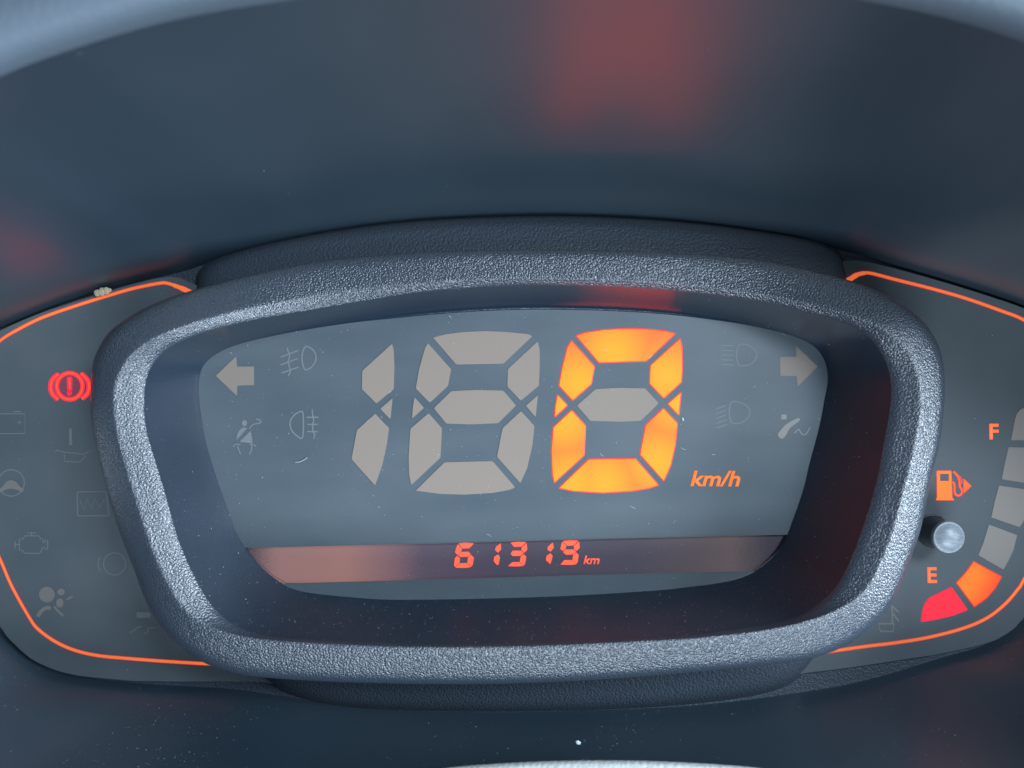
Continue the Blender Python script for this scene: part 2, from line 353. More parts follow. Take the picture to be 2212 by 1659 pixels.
# ------------------------------------------------------------------ digits and symbols of the speed display
F0 = .0006                      # height of the dial face
S = Thing('speed_display', 'wide blue-grey digital speed display with two ghosted digits and a lit orange zero', 'speedometer', 1110, 1290, F0)
strip_poly = A5([(632, 628), (2212, 590)]) + B2([(0, 545), (1405, 513), (1408, 530), (1385, 580), (1300, 685), (1185, 788), (1108, 832), (0, 858)]) + A5([(2212, 907), (1085, 936), (962, 934), (850, 872), (735, 765), (660, 682)])
def clip(poly, a, b, side):
    d = lambda p: side * ((b[0] - a[0]) * (p[1] - a[1]) - (b[1] - a[1]) * (p[0] - a[0]))
    out = []
    for i in range(len(poly)):
        p, q = poly[i - 1], poly[i]; dp, dq = d(p), d(q)
        if dp * dq < 0: t = dp / (dp - dq); out.append((p[0] + (q[0] - p[0]) * t, p[1] + (q[1] - p[1]) * t))
        if dq >= 0: out.append(q)
    return out
face_out = inset(inner, -10)[::2]
fb = MB(); fb.prism(clip(face_out, (535, 1183), (1702, 1154), -1), -.0010, F0); fb.prism(clip(face_out, (612, 1260.5), (1627, 1234), 1), -.0010, F0); fb.build('dial_face', M['face'], S)
seg8 = {
 'a': A6([(285, 325), (400, 295), (560, 276), (740, 268), (920, 276), (1105, 295), (1145, 312), (893, 550), (487, 558)]),
 'f': A6([(240, 372), (442, 598), (415, 742), (258, 888), (136, 765), (165, 600), (215, 420)]),
 'b': A6([(1190, 357), (1207, 430), (1207, 600), (1200, 740), (1045, 870), (928, 748), (932, 598)]),
 'g': A6([(443, 788), (660, 777), (893, 783), (1003, 912), (848, 1065), (620, 1075), (400, 1068), (292, 935)]),
 'h': A6([(125, 840), (208, 932), (104, 1025), (112, 920)]), 'i': A6([(1192, 822), (1172, 1012), (1087, 915)]),
 'e': A6([(247, 978), (363, 1108), (350, 1362), (97, 1600), (78, 1500), (75, 1350), (90, 1112)]),
 'c': A6([(1045, 960), (1162, 1088), (1145, 1250), (1100, 1450), (1040, 1583), (838, 1355), (887, 1108)]),
 'd': A6([(385, 1402), (600, 1397), (800, 1392), (995, 1618), (950, 1640), (800, 1667), (560, 1682), (350, 1676), (135, 1648)])}
B1x = lambda pts: A6([(a + 1944, b) for a, b in pts])
seg0 = {
 'a': A6([(1520, 308), (1600, 282), (1750, 258), (1880, 250), (2010, 248), (2144, 252), (2294, 268), (2379, 290), (2129, 528), (1718, 541)]),
 'f': A6([(1480, 350), (1680, 572), (1652, 728), (1492, 868), (1373, 740), (1400, 590), (1445, 410)]),
 'b': B1x([(477, 332), (492, 400), (495, 600), (487, 712), (335, 850), (212, 722), (220, 565)]),
 'g': A6([(1690, 770), (1900, 759), (2119, 764), (2236, 893), (2079, 1045), (1900, 1052), (1645, 1045), (1530, 912)]),
 'h': A6([(1360, 818), (1447, 910), (1337, 1012), (1342, 920)]), 'i': B1x([(485, 797), (465, 997), (370, 897)]),
 'e': A6([(1483, 952), (1603, 1085), (1590, 1345), (1333, 1580), (1316, 1500), (1308, 1300), (1325, 1100)]),
 'c': B1x([(333, 935), (453, 1065), (435, 1250), (395, 1430), (335, 1565), (130, 1335), (178, 1080)]),
 'd': A6([(1630, 1376), (2034, 1370), (2234, 1600), (2150, 1628), (2000, 1652), (1750, 1667), (1500, 1652), (1372, 1625)])}
seg1 = {
 'b': A4([(1875, 378), (1890, 430), (1896, 580), (1890, 770), (1740, 895), (1615, 770), (1618, 612)]),
 'i': A4([(1880, 848), (1862, 1032), (1773, 940)]),
 'c': A4([(1730, 982), (1850, 1108), (1830, 1250), (1790, 1430), (1728, 1603), (1525, 1375), (1572, 1125)])}
bulbs = [P(x, y, F0) for x, y in [(1325, 765), (1250, 830), (1440, 815), (1218, 905), (1236, 1040), (1418, 1000), (1305, 1045), (1225, 880), (1467, 870)]]
M['amber'] = lit_mat('lit_amber_window', bulbs, (4.9, .215, .040), (4.9, .50, .026), .0110)
def plate(pts, pad):
    xs = [p[0] for q in pts.values() for p in q]; ys = [p[1] for q in pts.values() for p in q]
    return round_poly([(min(xs) - pad, min(ys) - pad), (max(xs) + pad, min(ys) - pad), (max(xs) + pad, max(ys) + pad), (min(xs) - pad, max(ys) + pad)], 12)
def digit(thing, segs, lit, pad, plate_mat, h, matU, matL, edge, rr, label):
    d = MB().prism(plate(segs, pad), h - .00002, h + .000006).build('digit', plate_mat, thing, label=label)
    for k, poly in segs.items():
        q = round_poly(poly, rr, 2)
        if k in lit: MB().prism(inset(q, -edge * .6), h, h + .00012, edge, 0, 1).build('segment', [matL, M['red_edge']], thing, d, label='segment lit orange' if thing is S else None)
        else: MB().prism(q, h, h + .00010).build('segment', matU, thing, d)
    return d
digit(S, seg1, '', 7, M['face'], F0, M['unlit'], None, 0, 2, 'unlit grey numeral one at the left')
digit(S, seg8, '', 7, M['face'], F0, M['unlit'], None, 0, 2.5, 'unlit grey numeral eight in the middle')
digit(S, seg0, 'abcdefhi', 7, M['face'], F0, M['unlit'], M['amber'], 2.2, 2.5, 'glowing orange zero with its middle bar unlit')
FH = (F0, F0 + .00006)
MB().prism(A4([(352, 655), (530, 485), (535, 575), (683, 575), (683, 735), (538, 740), (535, 830)]), *FH).build('turn_arrow', M['arrow'], S, label='unlit turn arrow pointing left')
MB().prism(B1([(1340, 492), (1480, 492), (1480, 398), (1665, 575), (1492, 750), (1482, 657), (1342, 657)]), *FH).build('turn_arrow', M['arrow'], S, label='unlit turn arrow pointing right')
def sym(name, thing, m, items, h, label=None):
    """items: ('s', path, width, closed, smooth) strokes, ('p', poly) solids, ('d', (x, y), r, ry) discs - all photo units"""
    b = MB(); k = 0
    for it in items:
        hh = h + .00005 + k * .000003; k += 1
        if it[0] == 's': b.stroke(it[1], it[2], h - .00001, hh, it[3], it[4])
        elif it[0] == 'p': b.prism(it[1], h - .00001, hh)
        else: b.disc(it[1][0], it[1][1], it[2], it[3], h - .00001, hh)
    return b.build(name, m, thing, label=label)
sw = 2.9
sym('fog_lamp_symbol', S, M['faint'], [('s', A4([(1130, 402), (1170, 414), (1205, 450), (1218, 495), (1205, 545), (1165, 590), (1125, 602), (1105, 560), (1096, 500), (1106, 440)]), sw, True, 4)] +
    [('s', A4(q), sw, False, 0) for q in ([(910, 495), (1065, 435)], [(910, 562), (1060, 505)], [(915, 632), (1070, 578)])] +
    [('s', A4([(970, 410), (975, 440), (990, 480), (976, 530), (985, 570), (996, 615), (978, 655)]), sw, False, 4)], F0, 'front fog lamp symbol, unlit')
sym('fog_lamp_symbol', S, M['faint'], [('s', A4([(1100, 965), (1108, 1040), (1108, 1120), (1097, 1195), (1050, 1172), (1010, 1130), (993, 1080), (1003, 1030), (1045, 983)]), sw, True, 4)] +
    [('s', A4(q), sw, False, 0) for q in ([(1135, 1013), (1240, 1013)], [(1140, 1075), (1235, 1075)], [(1140, 1137), (1235, 1137)])] +
    [('s', A4([(1185, 945), (1188, 990), (1196, 1040), (1188, 1090), (1194, 1140), (1206, 1165), (1198, 1200)]), sw, False, 4)], F0, 'rear fog lamp symbol, unlit')
sym('seat_belt_symbol', S, M['faint'], [('d', A4([(600, 1064)])[0], 5.6, 6.6),
    ('p', A4([(585, 1100), (625, 1108), (545, 1195), (530, 1210), (535, 1170), (552, 1130)])), ('p', A4([(655, 1128), (672, 1240), (556, 1226)])),
    ('s', A4([(640, 1112), (668, 1080), (705, 1068), (742, 1058), (730, 1035), (700, 1028)]), 2.6, False, 4),
    ('s', A4([(500, 1268), (530, 1245), (565, 1252)]), 2.6, False, 3), ('s', A4([(540, 1262), (552, 1300), (568, 1332)]), 2.8, False, 3),
    ('s', A4([(662, 1255), (658, 1300), (640, 1335)]), 2.8, False, 3), ('s', A4([(640, 1248), (675, 1250), (702, 1266)]), 2.6, False, 3)], F0, 'unlit seat belt symbol')
sym('high_beam_symbol', S, M['faint'], [('s', B1([(990, 386), (1050, 386), (1110, 420), (1140, 470), (1122, 522), (1070, 560), (990, 568), (972, 530), (963, 480), (970, 425)]), sw, True, 4)] +
    [('s', B1([(835, y), (940, y + 2)]), 2.5, False, 0) for y in (394, 436, 476, 517, 558)], F0, 'unlit high beam symbol')
sym('low_beam_symbol', S, M['faint'], [('s', B1([(920, 882), (970, 880), (1030, 900), (1075, 945), (1072, 1000), (1030, 1045), (970, 1066), (918, 1055), (903, 1000), (902, 935)]), sw, True, 4)] +
    [('s', B1([(785 + k, y), (872 + 1.5 * k, y - 32)]), 2.5, False, 0) for k, y in ((0, 943), (1, 984), (2, 1024), (5, 1066), (9, 1106))] +
    [('s', B1([(1028, 848), (1052, 856)]), 2.4, False, 0)], F0, 'unlit low beam symbol')
sym('pedal_symbol', S, M['faint_warm2'], [('p', B1([(1350, 990), (1395, 988), (1397, 1030), (1352, 1033)])),
    ('p', cr_spline(B1([(1320, 1165), (1350, 1120), (1388, 1078), (1450, 1040), (1495, 1020), (1512, 1026), (1500, 1050), (1425, 1108), (1395, 1165), (1355, 1200)]), 3)),
    ('s', B1([(1465, 1150), (1500, 1117), (1522, 1150), (1550, 1165), (1575, 1145), (1602, 1100)]), 2.3, False, 3)], F0, 'unlit foot and pedal symbol')

def text(name, thing, body, x, y, height, m, h, shear=0.0, width=None, rot=0.0, bold=0.0, label=None, edge=True):
    """lettering whose capitals stand `height` photo units tall with its left foot at x, y"""
    cu = bpy.data.curves.new(name, 'FONT'); cu.body = body; cu.size = 1; cu.shear = shear; cu.offset = bold; cu.extrude = 0
    to = bpy.data.objects.new('tmp', cu); C.objects.link(to); bpy.context.view_layer.update()
    dg = bpy.context.evaluated_depsgraph_get(); me = bpy.data.meshes.new_from_object(to.evaluated_get(dg))
    bpy.data.objects.remove(to)
    xs = [v.co.x for v in me.vertices]; ys = [v.co.y for v in me.vertices]; x0, x1, y1 = min(xs), max(xs), max(ys)
    y0 = 0; ky = height / (y1 - y0); kx = (width / (x1 - x0)) if width else ky
    bm = bmesh.new(); bm.from_mesh(me)
    r = bmesh.ops.extrude_face_region(bm, geom=bm.faces[:])
    up = {g for g in r['geom'] if isinstance(g, bmesh.types.BMVert)}
    for v in bm.verts:
        a, b = (v.co.x - x0) * kx, v.co.y * ky; c, s_ = math.cos(rot), math.sin(rot)
        v.co = P(x + a * c + b * s_, y - (b * c - a * s_), h + (.00009 if v in up else 0))
    bmesh.ops.recalc_face_normals(bm, faces=bm.faces); bm.to_mesh(me); bm.free()
    me.materials.clear()
    return link(name, me, [m], None, thing, label=label)
text('unit_lettering', S, 'km/h', 1491, 1049, 33, M['km'], F0, .22, 108, .008, .022, 'lit orange letters km/h')

# ------------------------------------------------------------------ odometer window in the foot of the display
O = Thing('odometer', 'narrow dark odometer window with lit red counter along the bottom of the speed display', 'odometer', 1110, 1262, 0)
OH = -.0005
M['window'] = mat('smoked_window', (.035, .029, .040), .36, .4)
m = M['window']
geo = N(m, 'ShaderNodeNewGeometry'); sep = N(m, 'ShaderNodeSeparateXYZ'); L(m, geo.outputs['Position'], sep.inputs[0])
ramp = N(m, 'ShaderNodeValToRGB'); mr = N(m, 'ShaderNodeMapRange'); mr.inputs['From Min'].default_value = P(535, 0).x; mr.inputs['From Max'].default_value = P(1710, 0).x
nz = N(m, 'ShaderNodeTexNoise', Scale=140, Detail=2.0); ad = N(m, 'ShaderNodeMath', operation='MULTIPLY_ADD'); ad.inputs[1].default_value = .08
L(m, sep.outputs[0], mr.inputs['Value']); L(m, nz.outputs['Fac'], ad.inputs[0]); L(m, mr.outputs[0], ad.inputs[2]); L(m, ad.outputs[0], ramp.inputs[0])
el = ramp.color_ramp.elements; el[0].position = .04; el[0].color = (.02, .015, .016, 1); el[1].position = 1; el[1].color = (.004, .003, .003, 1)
for p_, c_ in ((.09, (.24, .12, .095)), (.22, (.27, .125, .085)), (.30, (.16, .075, .068)), (.36, (.042, .026, .036)), (.5, (.014, .010, .017)), (.75, (.016, .014, .019)), (.93, (.07, .050, .042))):  # pink reflection at the left end painted in as emission along x
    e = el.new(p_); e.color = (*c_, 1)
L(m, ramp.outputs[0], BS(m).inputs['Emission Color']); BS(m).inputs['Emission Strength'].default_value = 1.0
grainb = N(m, 'ShaderNodeTexNoise', Scale=3600, Detail=2.0); bp = N(m, 'ShaderNodeBump', Strength=.3, Distance=.00006); L(m, grainb.outputs['Fac'], bp.inputs['Height']); L(m, bp.outputs[0], BS(m).inputs['Normal'])
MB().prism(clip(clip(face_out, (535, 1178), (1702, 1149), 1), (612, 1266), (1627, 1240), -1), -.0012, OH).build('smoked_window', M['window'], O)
fr = MB(); fr.stroke(strip_poly, 1.6, F0 - .00001, F0 + .00007, True); M['frame'] = mat('window_frame_edge', (.05, .055, .06), .4, .5); fr.build('window_frame', M['frame'], O)
odo = [
 ('6', [[(508, 592), (560, 585), (637, 592), (598, 632), (538, 634)], [(500, 600), (535, 640), (525, 663), (497, 688), (477, 668), (488, 625)], [(525, 667), (590, 664), (610, 684), (590, 705), (525, 707), (502, 692)], [(493, 700), (517, 717), (512, 760), (475, 795), (468, 775), (475, 720)], [(614, 692), (637, 715), (627, 775), (615, 790), (583, 758), (588, 712)], [(512, 765), (580, 762), (612, 795), (560, 802), (480, 800)]]),
 ('1', [[(868, 592), (873, 640), (848, 670), (823, 650), (828, 625)], [(848, 688), (863, 712), (850, 775), (838, 777), (810, 745), (815, 708)]]),
 ('3', [[(958, 585), (1020, 578), (1088, 580), (1050, 618), (985, 620)], [(1093, 590), (1098, 645), (1075, 670), (1050, 650), (1053, 625)], [(975, 655), (1045, 655), (1068, 677), (1043, 698), (975, 700), (957, 680)], [(1070, 687), (1090, 707), (1080, 765), (1067, 783), (1035, 750), (1045, 705)], [(970, 755), (1030, 753), (1062, 785), (1010, 790), (935, 787)]]),
 ('1', [[(1320, 585), (1327, 630), (1300, 662), (1275, 645), (1278, 620)], [(1300, 678), (1318, 700), (1305, 750), (1298, 768), (1262, 735), (1267, 700)]]),
 ('9', [[(1410, 570), (1470, 565), (1540, 568), (1500, 608), (1440, 610)], [(1405, 577), (1435, 614), (1428, 640), (1405, 655), (1387, 637), (1395, 600)], [(1547, 577), (1552, 630), (1525, 655), (1503, 640), (1505, 612)], [(1428, 645), (1500, 645), (1521, 665), (1500, 685), (1435, 688), (1410, 667)], [(1525, 672), (1543, 692), (1535, 750), (1520, 770), (1490, 738), (1497, 692)], [(1420, 737), (1485, 737), (1517, 772), (1470, 776), (1388, 773)]])]
for nm, segs in odo:
    dd = {str(i): A7(q) for i, q in enumerate(segs)}
    xs = [p for q in dd.values() for p in q]
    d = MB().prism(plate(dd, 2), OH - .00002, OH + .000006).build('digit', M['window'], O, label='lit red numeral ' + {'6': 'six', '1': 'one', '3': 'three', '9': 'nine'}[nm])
    for q in dd.values(): MB().prism(inset(q, -.5), OH, OH + .00009, .45, 0, 1).build('segment', [M['odo'], M['red_edge']], O, d)
text('unit_lettering', O, 'km', 1260, 1218, 18, M['odo'], OH, .22, 35, .008, .02, 'lit red letters km')

# ------------------------------------------------------------------ left warning light panel
PH = -.0004
W = Thing('warning_light_panel', 'dark warning light panel left of the bezel with a lit red brake symbol', 'warning panel', 100, 1470, -.002)
left_poly = [(-120, 900), (-95, 800), (-50, 740)] + [(0, 713), (60, 686), (125, 662), (250, 623), (330, 602), (375, 597), (405, 607), (430, 622), (440, 680), (330, 780), (300, 900), (380, 1200), (560, 1430), (600, 1478), (553, 1474), (325, 1473), (250, 1469), (150, 1457), (75, 1429), (25, 1387), (0, 1355), (-60, 1265), (-105, 1100)]
left_poly = cr_spline(left_poly, 5); MB().prism(left_poly, -.0026, PH, 1.5).build('panel_face', M['side'], W)
LH = PH + .00006
def outline(thing, path, wid, lab):
    MB().stroke(path, wid, PH - .00002, PH + .00016, False, 5, 1.2, 1).build('orange_outline', [M['line'], M['red_edge']], thing, label=lab)
lp = [(430, 642), (402, 627)] + A1([(1520, 312), (1450, 289), (1380, 287), (1150, 333), (900, 405), (600, 500), (350, 590), (150, 690), (0, 783)]) + [(-45, 775), (-80, 830), (-100, 950), (-75, 1080), (-30, 1150)] + A2([(0, 1160), (100, 1390), (250, 1659)]) + A3([(330, 460), (480, 568), (650, 643), (850, 688), (1100, 712), (1400, 735), (1760, 757), (2000, 765)])
outline(W, lp, [13, 12, 10] + [8] * 9 + [7.5] * 12 + [8] * 10, 'thin glowing orange outline round the panel')
# brake warning
bb = MB(); bx, by = A1([(602, 1177)])[0]
h = LH
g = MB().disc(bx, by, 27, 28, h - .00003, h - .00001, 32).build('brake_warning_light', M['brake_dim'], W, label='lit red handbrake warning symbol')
circ = [(bx + 27.8 * math.cos(2 * math.pi * i / 40), by + 28.5 * math.sin(2 * math.pi * i / 40)) for i in range(40)]
MB().stroke(circ, 9.5, h - .00001, h + .00003, True).build('symbol_ring', [M['brake_glow']], W, g)
MB().stroke(circ, 4.6, h + .00004, h + .00009, True).build('ring_core', [M['brake']], W, g)
for side, pts in (('l', [(505, 1072), (455, 1118), (438, 1180), (452, 1240), (500, 1290)]), ('r', [(700, 1068), (752, 1118), (770, 1177), (755, 1240), (708, 1284)])):
    q = cr_spline(A1(pts), 6, False)
    MB().stroke(q, 11, h - .00001, h + .00002).build('symbol_arc', M['brake_glow'], W, g)
    MB().stroke(q, 4.4, h + .00001, h + .00007).build('arc_core', M['brake'], W, g)
q = round_poly(A1([(582, 1100), (620, 1100), (617, 1212), (588, 1212)]), 4)
MB().prism(inset(q, -1.5), h, h + .00003).build('exclamation_bar', M['brake_glow'], W, g); MB().prism(inset(q, 2.3), h + .00001, h + .00006).build('exclamation_core', M['brake'], W, g)
ex, ey = A1([(600, 1237)])[0]
MB().disc(ex, ey, 5.5, 5.5, h, h + .00003).disc(ex, ey, 3, 3, h + .00003, h + .00006).build('exclamation_dot', M['brake_glow'], W, g)
fs = M['faint_side']
sym('battery_symbol', W, fs, [('s', A1([(-120, 1415), (215, 1415), (215, 1585), (-120, 1585)]), 2.6, True, 0), ('s', A1([(120, 1396), (180, 1396)]), 3, False, 0), ('s', A1([(150, 1490), (190, 1490)]), 2, False, 0), ('s', A1([(170, 1472), (170, 1510)]), 2, False, 0)], PH, 'faint unlit battery symbol')
sx_, sy_ = A2([(97, 500)])[0]
sym('steering_symbol', W, fs, [('s', [(sx_ + 28.5 * math.cos(t * math.pi / 16), sy_ + 28.5 * math.sin(t * math.pi / 16)) for t in range(32)], 3, True, 0)], PH, 'faint unlit steering wheel symbol')
sym('steering_hub_symbol', W, M['faint_warm'], [('p', round_poly(A2([(-8, 565), (30, 520), (60, 483), (100, 473), (145, 492), (170, 530), (208, 555), (196, 585), (150, 562), (95, 548), (40, 562), (5, 585)]), 4))], PH + .00003, 'pale hub of the steering wheel symbol')
sym('oil_can_symbol', W, fs, [('s', A2([(480, 235), (485, 215), (560, 235), (640, 242), (720, 255), (800, 215)]), 2.4, False, 0), ('s', A2([(555, 250), (560, 315), (690, 320), (740, 265)]), 2.4, False, 0), ('s', A2([(608, 30), (612, 175)]), 6, False, 0)], PH, 'faint unlit oil can symbol')
sym('filter_symbol', W, fs, [('s', round_poly(A2([(668, 578), (918, 574), (942, 782), (670, 786)]), 4), 2.6, True, 0), ('s', A2([(690, 650), (725, 730), (755, 640), (790, 725), (820, 640), (860, 715), (900, 645)]), 2.4, False, 0)], PH, 'faint unlit boxed zigzag symbol')
sym('engine_symbol', W, fs, [('s', A2([(168, 985), (195, 985), (215, 958), (335, 958), (352, 985), (372, 985), (372, 1012), (392, 1012), (392, 995), (412, 995), (412, 1075), (392, 1075), (392, 1058), (372, 1058), (345, 1108), (215, 1108), (190, 1082), (168, 1082)]), 2.4, True, 0), ('s', A2([(235, 932), (310, 932)]), 2.4, False, 0), ('s', A2([(272, 932), (272, 958)]), 2.4, False, 0), ('s', A2([(168, 1035), (130, 1035)]), 2.4, False, 0), ('s', A2([(130, 1000), (130, 1070)]), 2.4, False, 0)], PH, 'faint unlit engine symbol')
ax, ay = A2([(990, 1200)])[0]
sym('brake_circle_symbol', W, fs, [('s', [(ax + 24 * math.cos(t * math.pi / 14), ay + 24 * math.sin(t * math.pi / 14)) for t in range(28)], 2.2, True, 0), ('s', [(ax - 31 + 0, ay - 16), (ax - 36, ay), (ax - 31, ay + 16)], 2.2, False, 3)], PH, 'faint unlit circle symbol beside the bezel')
ww = M['faint_warm']
sym('airbag_symbol', W, ww, [('d', A3([(405, 160)])[0], 17, 17), ('d', A3([(527, 138)])[0], 8, 7), ('d', A3([(517, 232)])[0], 8, 10), ('s', A3([(575, 205), (628, 175)]), 4, False, 0),
    ('s', A3([(325, 352), (355, 305), (400, 275), (440, 278)]), 8, False, 3), ('s', A3([(465, 262), (500, 300), (548, 345)]), 5, False, 0)], PH, 'faint unlit airbag symbol')
sym('skid_symbol', W, fs, [('p', round_poly(A3([(1180, 310), (1300, 315), (1300, 362), (1180, 362)]), 3)), ('s', A3([(1120, 490), (1160, 470), (1185, 445), (1222, 440)]), 3, False, 3), ('s', A3([(1245, 500), (1270, 490), (1290, 450), (1340, 445)]), 3, False, 3)], PH, 'faint unlit skidding car symbol')

# ------------------------------------------------------------------ right fuel gauge panel
G = Thing('fuel_gauge', 'dark fuel gauge panel right of the bezel with two lit bars and a pump symbol', 'fuel gauge', 2080, 1460, -.002)
right_poly = [(1850, 1200), (1930, 900), (1860, 720), (1800, 640), (1795, 585), (1820, 564), (1859, 562), (1934, 579), (2034, 607), (2134, 638), (2212, 665), (2280, 700), (2325, 780), (2348, 900), (2335, 1100), (2285, 1250), (2212, 1335), (2184, 1364), (2134, 1390), (2034, 1413), (1959, 1425), (1859, 1440), (1759, 1453), (1640, 1466), (1600, 1450)]
right_poly = cr_spline(right_poly, 5); MB().prism(right_poly, -.0026, PH, 1.5).build('panel_face', M['side'], G)
rp = [(1810, 617)] + B3([(700, 258), (765, 217), (830, 200), (900, 203), (1100, 255), (1400, 330), (1700, 415), (2000, 520), (2212, 605)]) + [(2265, 730), (2300, 830), (2305, 1000), (2275, 1130)] + B6([(2212, 30), (2150, 125), (2050, 240), (1900, 358), (1700, 447), (1400, 527), (1100, 577), (850, 607), (620, 640), (450, 665)])
outline(G, rp, [13, 12, 10] + [8] * 20, 'thin glowing orange outline round the gauge')
bars = [
 B4([(2215, 415), (2160, 440), (2120, 490), (2095, 570), (2045, 828), (2130, 832), (2560, 860), (2600, 420)]),
 B4([(2015, 918), (2560, 930), (2500, 1440), (2212, 1367), (1928, 1325), (1965, 1130)]),
 B4([(1895, 1405), (2130, 1432), (2490, 1520)]) + B5([(2430, 200), (2320, 350), (2215, 430), (2155, 505), (1795, 380), (1838, 180)]),
 B5([(1765, 470), (2125, 605), (2080, 790), (2020, 920), (1950, 1045), (1630, 860), (1700, 690)])]
# outer bars are wholly beyond the frame edge on their right
bars[2] = B4([(1895, 1405), (2212, 1450), (2260, 1460)]) + B5([(2250, 330), (2200, 440), (2155, 505), (1970, 440), (1795, 380), (1838, 180)])
bars[0] = B4([(2240, 408), (2160, 440), (2120, 490), (2095, 570), (2045, 828), (2200, 828), (2420, 838), (2440, 420)])
bars[1] = B4([(2015, 918), (2400, 925), (2345, 1395), (2212, 1367), (1928, 1325), (1965, 1130)])
for q, lb in zip(bars, ('topmost unlit grey bar', None, None, 'lowest unlit grey bar')):
    MB().prism(round_poly(q, 1.5, 2), PH, PH + .0001).build('gauge_bar', M['unlit_bar'], G, label=lb)
M['bar5'] = lit_mat('lit_orange_bar', [P(*B5([(1480, 1260)])[0], PH), P(*B5([(1560, 1110)])[0], PH)], (1.02, .085, .022), (1.02, .235, .025), .0062)
ob = B5([(1570, 938), (1930, 1135), (1850, 1275), (1740, 1405), (1580, 1518), (1350, 1210), (1470, 1080), (1525, 1005)])
MB().prism(inset(ob, -.8), PH, PH + .00014, 1.8, 0, 1).build('gauge_bar', [M['bar5'], M['red_edge']], G, label='lit orange bar')
rb = B6([(1585, 95), (1725, 292), (1600, 340), (1450, 375), (1322, 397), (1332, 310), (1352, 240), (1395, 188)])
MB().prism(inset(round_poly(rb, 2.5, 2), -.5), PH, PH + .00014, 1.5, 0, 1).build('gauge_bar', [M['redbar'], M['brake_glow']], G, label='lit red lowest bar')
text('letter', G, 'F', 2136.5, 948, 33, M['letter'], PH, -.02, 21, 0, .03, 'lit orange letter F')
text('letter', G, 'E', 2002.5, 1258, 33, M['letter'], PH, -.03, 22, 0, .03, 'lit orange letter E')
body = round_poly(B4([(1098, 1213), (1292, 1213), (1305, 1568), (1325, 1572), (1325, 1596), (1092, 1596), (1092, 1568), (1103, 1560)]), 2.5, 2)
pb = MB().prism(body, PH, PH + .0001, .9, 0, 1, hole=B4([(1145, 1255), (1255, 1255), (1258, 1345), (1145, 1347)])).build('fuel_pump_symbol', [M['pump'], M['red_edge']], G, label='lit orange fuel pump symbol')
MB().stroke(B4([(1298, 1362), (1322, 1375), (1330, 1420), (1330, 1480), (1345, 1518), (1380, 1532), (1415, 1515), (1425, 1470), (1395, 1410), (1392, 1345), (1370, 1290), (1345, 1255), (1315, 1228)]), 5.2, PH, PH + .00008, False, 4, 1.2, 1).build('hose', [M['hose'], M['red_edge']], G, pb)
MB().stroke(B4([(1370, 1270), (1412, 1310), (1420, 1360), (1402, 1395)]), 2.6, PH, PH + .00007, False, 4, .9, 1).build('nozzle', [M['hose'], M['red_edge']], G, pb)
MB().prism(B4([(1440, 1308), (1548, 1412), (1440, 1512)]), PH, PH + .00009, 1.0, 0, 1).build('side_arrow', [M['hose'], M['red_edge']], G, pb)
sym('open_door_symbol', G, M['faint_warm'], [('s', B6([(1068, 250), (1075, 330), (1072, 395), (1088, 425)]), 3.6, False, 0), ('s', B6([(1072, 258), (1128, 312)]), 3.6, False, 0), ('s', B6([(1080, 325), (1130, 392)]), 3.6, False, 0),
    ('s', B6([(952, 412), (1085, 412), (1082, 478), (972, 478)]), 3.6, True, 0)], PH, 'faint unlit seat and belt symbol beside the bezel')

# ------------------------------------------------------------------ trip reset knob
K = Thing('trip_reset_knob', 'round grey push knob on a short black stem in the fuel gauge panel', 'knob', 2020, 1160, PH)
def lathe(prof, cx, cz, n=56):
    rings = [[Vector((cx + r * math.cos(2 * math.pi * i / n), -h_, cz + r * math.sin(2 * math.pi * i / n))) for i in range(n)] for r, h_ in prof]
    return loft(rings)
kh = .0072; kc = P(2050.5, 1161, kh); kr = 34.6 * (DIST - kh) / DIST * MM
sc_ = .93
link('stem', lathe([(kr * 1.03, PH), (kr * .98, .0012), (kr * sc_, .0016), (kr * sc_, kh - .0012)], kc.x, kc.z), [M['stem']], thing=K, smooth=True)
link('cap', lathe([(kr * sc_, kh - .0014), (kr * .985, kh - .0012), (kr, kh - .0006), (kr * .985, kh - .0001), (kr * .95, kh + .0001), (kr * .915, kh - .00005), (kr * .87, kh), (kr * .7, kh + .00055), (kr * .45, kh + .00095), (kr * .2, kh + .0012), (kr * .001, kh + .00125)], kc.x, kc.z), [M['knob']], thing=K, smooth=True)
link('collar', lathe([(kr * 1.12, PH - .0001), (kr * 1.10, PH + .00025), (kr * 1.05, PH + .0003), (kr * 1.0, PH + .0001)], kc.x, kc.z), [M['stem']], thing=K, smooth=True)

# ------------------------------------------------------------------ steering column cover below
CC = []
xs = list(range(700, 1961, 20))
def cover_y(x):
    u = (x - 1300) / 330.0
    return 1641 + 15 * u * u if abs(u) < 1 else 1641 + 15 + 60 * (abs(u) - 1)
me = bpy.data.meshes.new('cover'); vs = []; fs_ = []
prof = [(40, .014, 0), (6, .0225, 0), (1, .0242, 0), (0, .0252, 4), (0, .0260, 12), (0, .0268, 60), (0, .0270, 200), (0, .024, 330)]
for j, (d0, hh, d1) in enumerate(prof):
    for x in xs: vs.append(P(x, cover_y(x) + d0 + d1, hh))
nx = len(xs)
for j in range(len(prof) - 1):
    for i in range(nx - 1): fs_.append((j * nx + i, j * nx + i + 1, (j + 1) * nx + i + 1, (j + 1) * nx + i))
me.from_pydata(vs, [], fs_); me.update()
o = link('steering_column_cover', me, [M['cover']], smooth=True)
o['label'] = 'pale grey grained steering column cover peeping in at the bottom edge'; o['category'] = 'column cover'

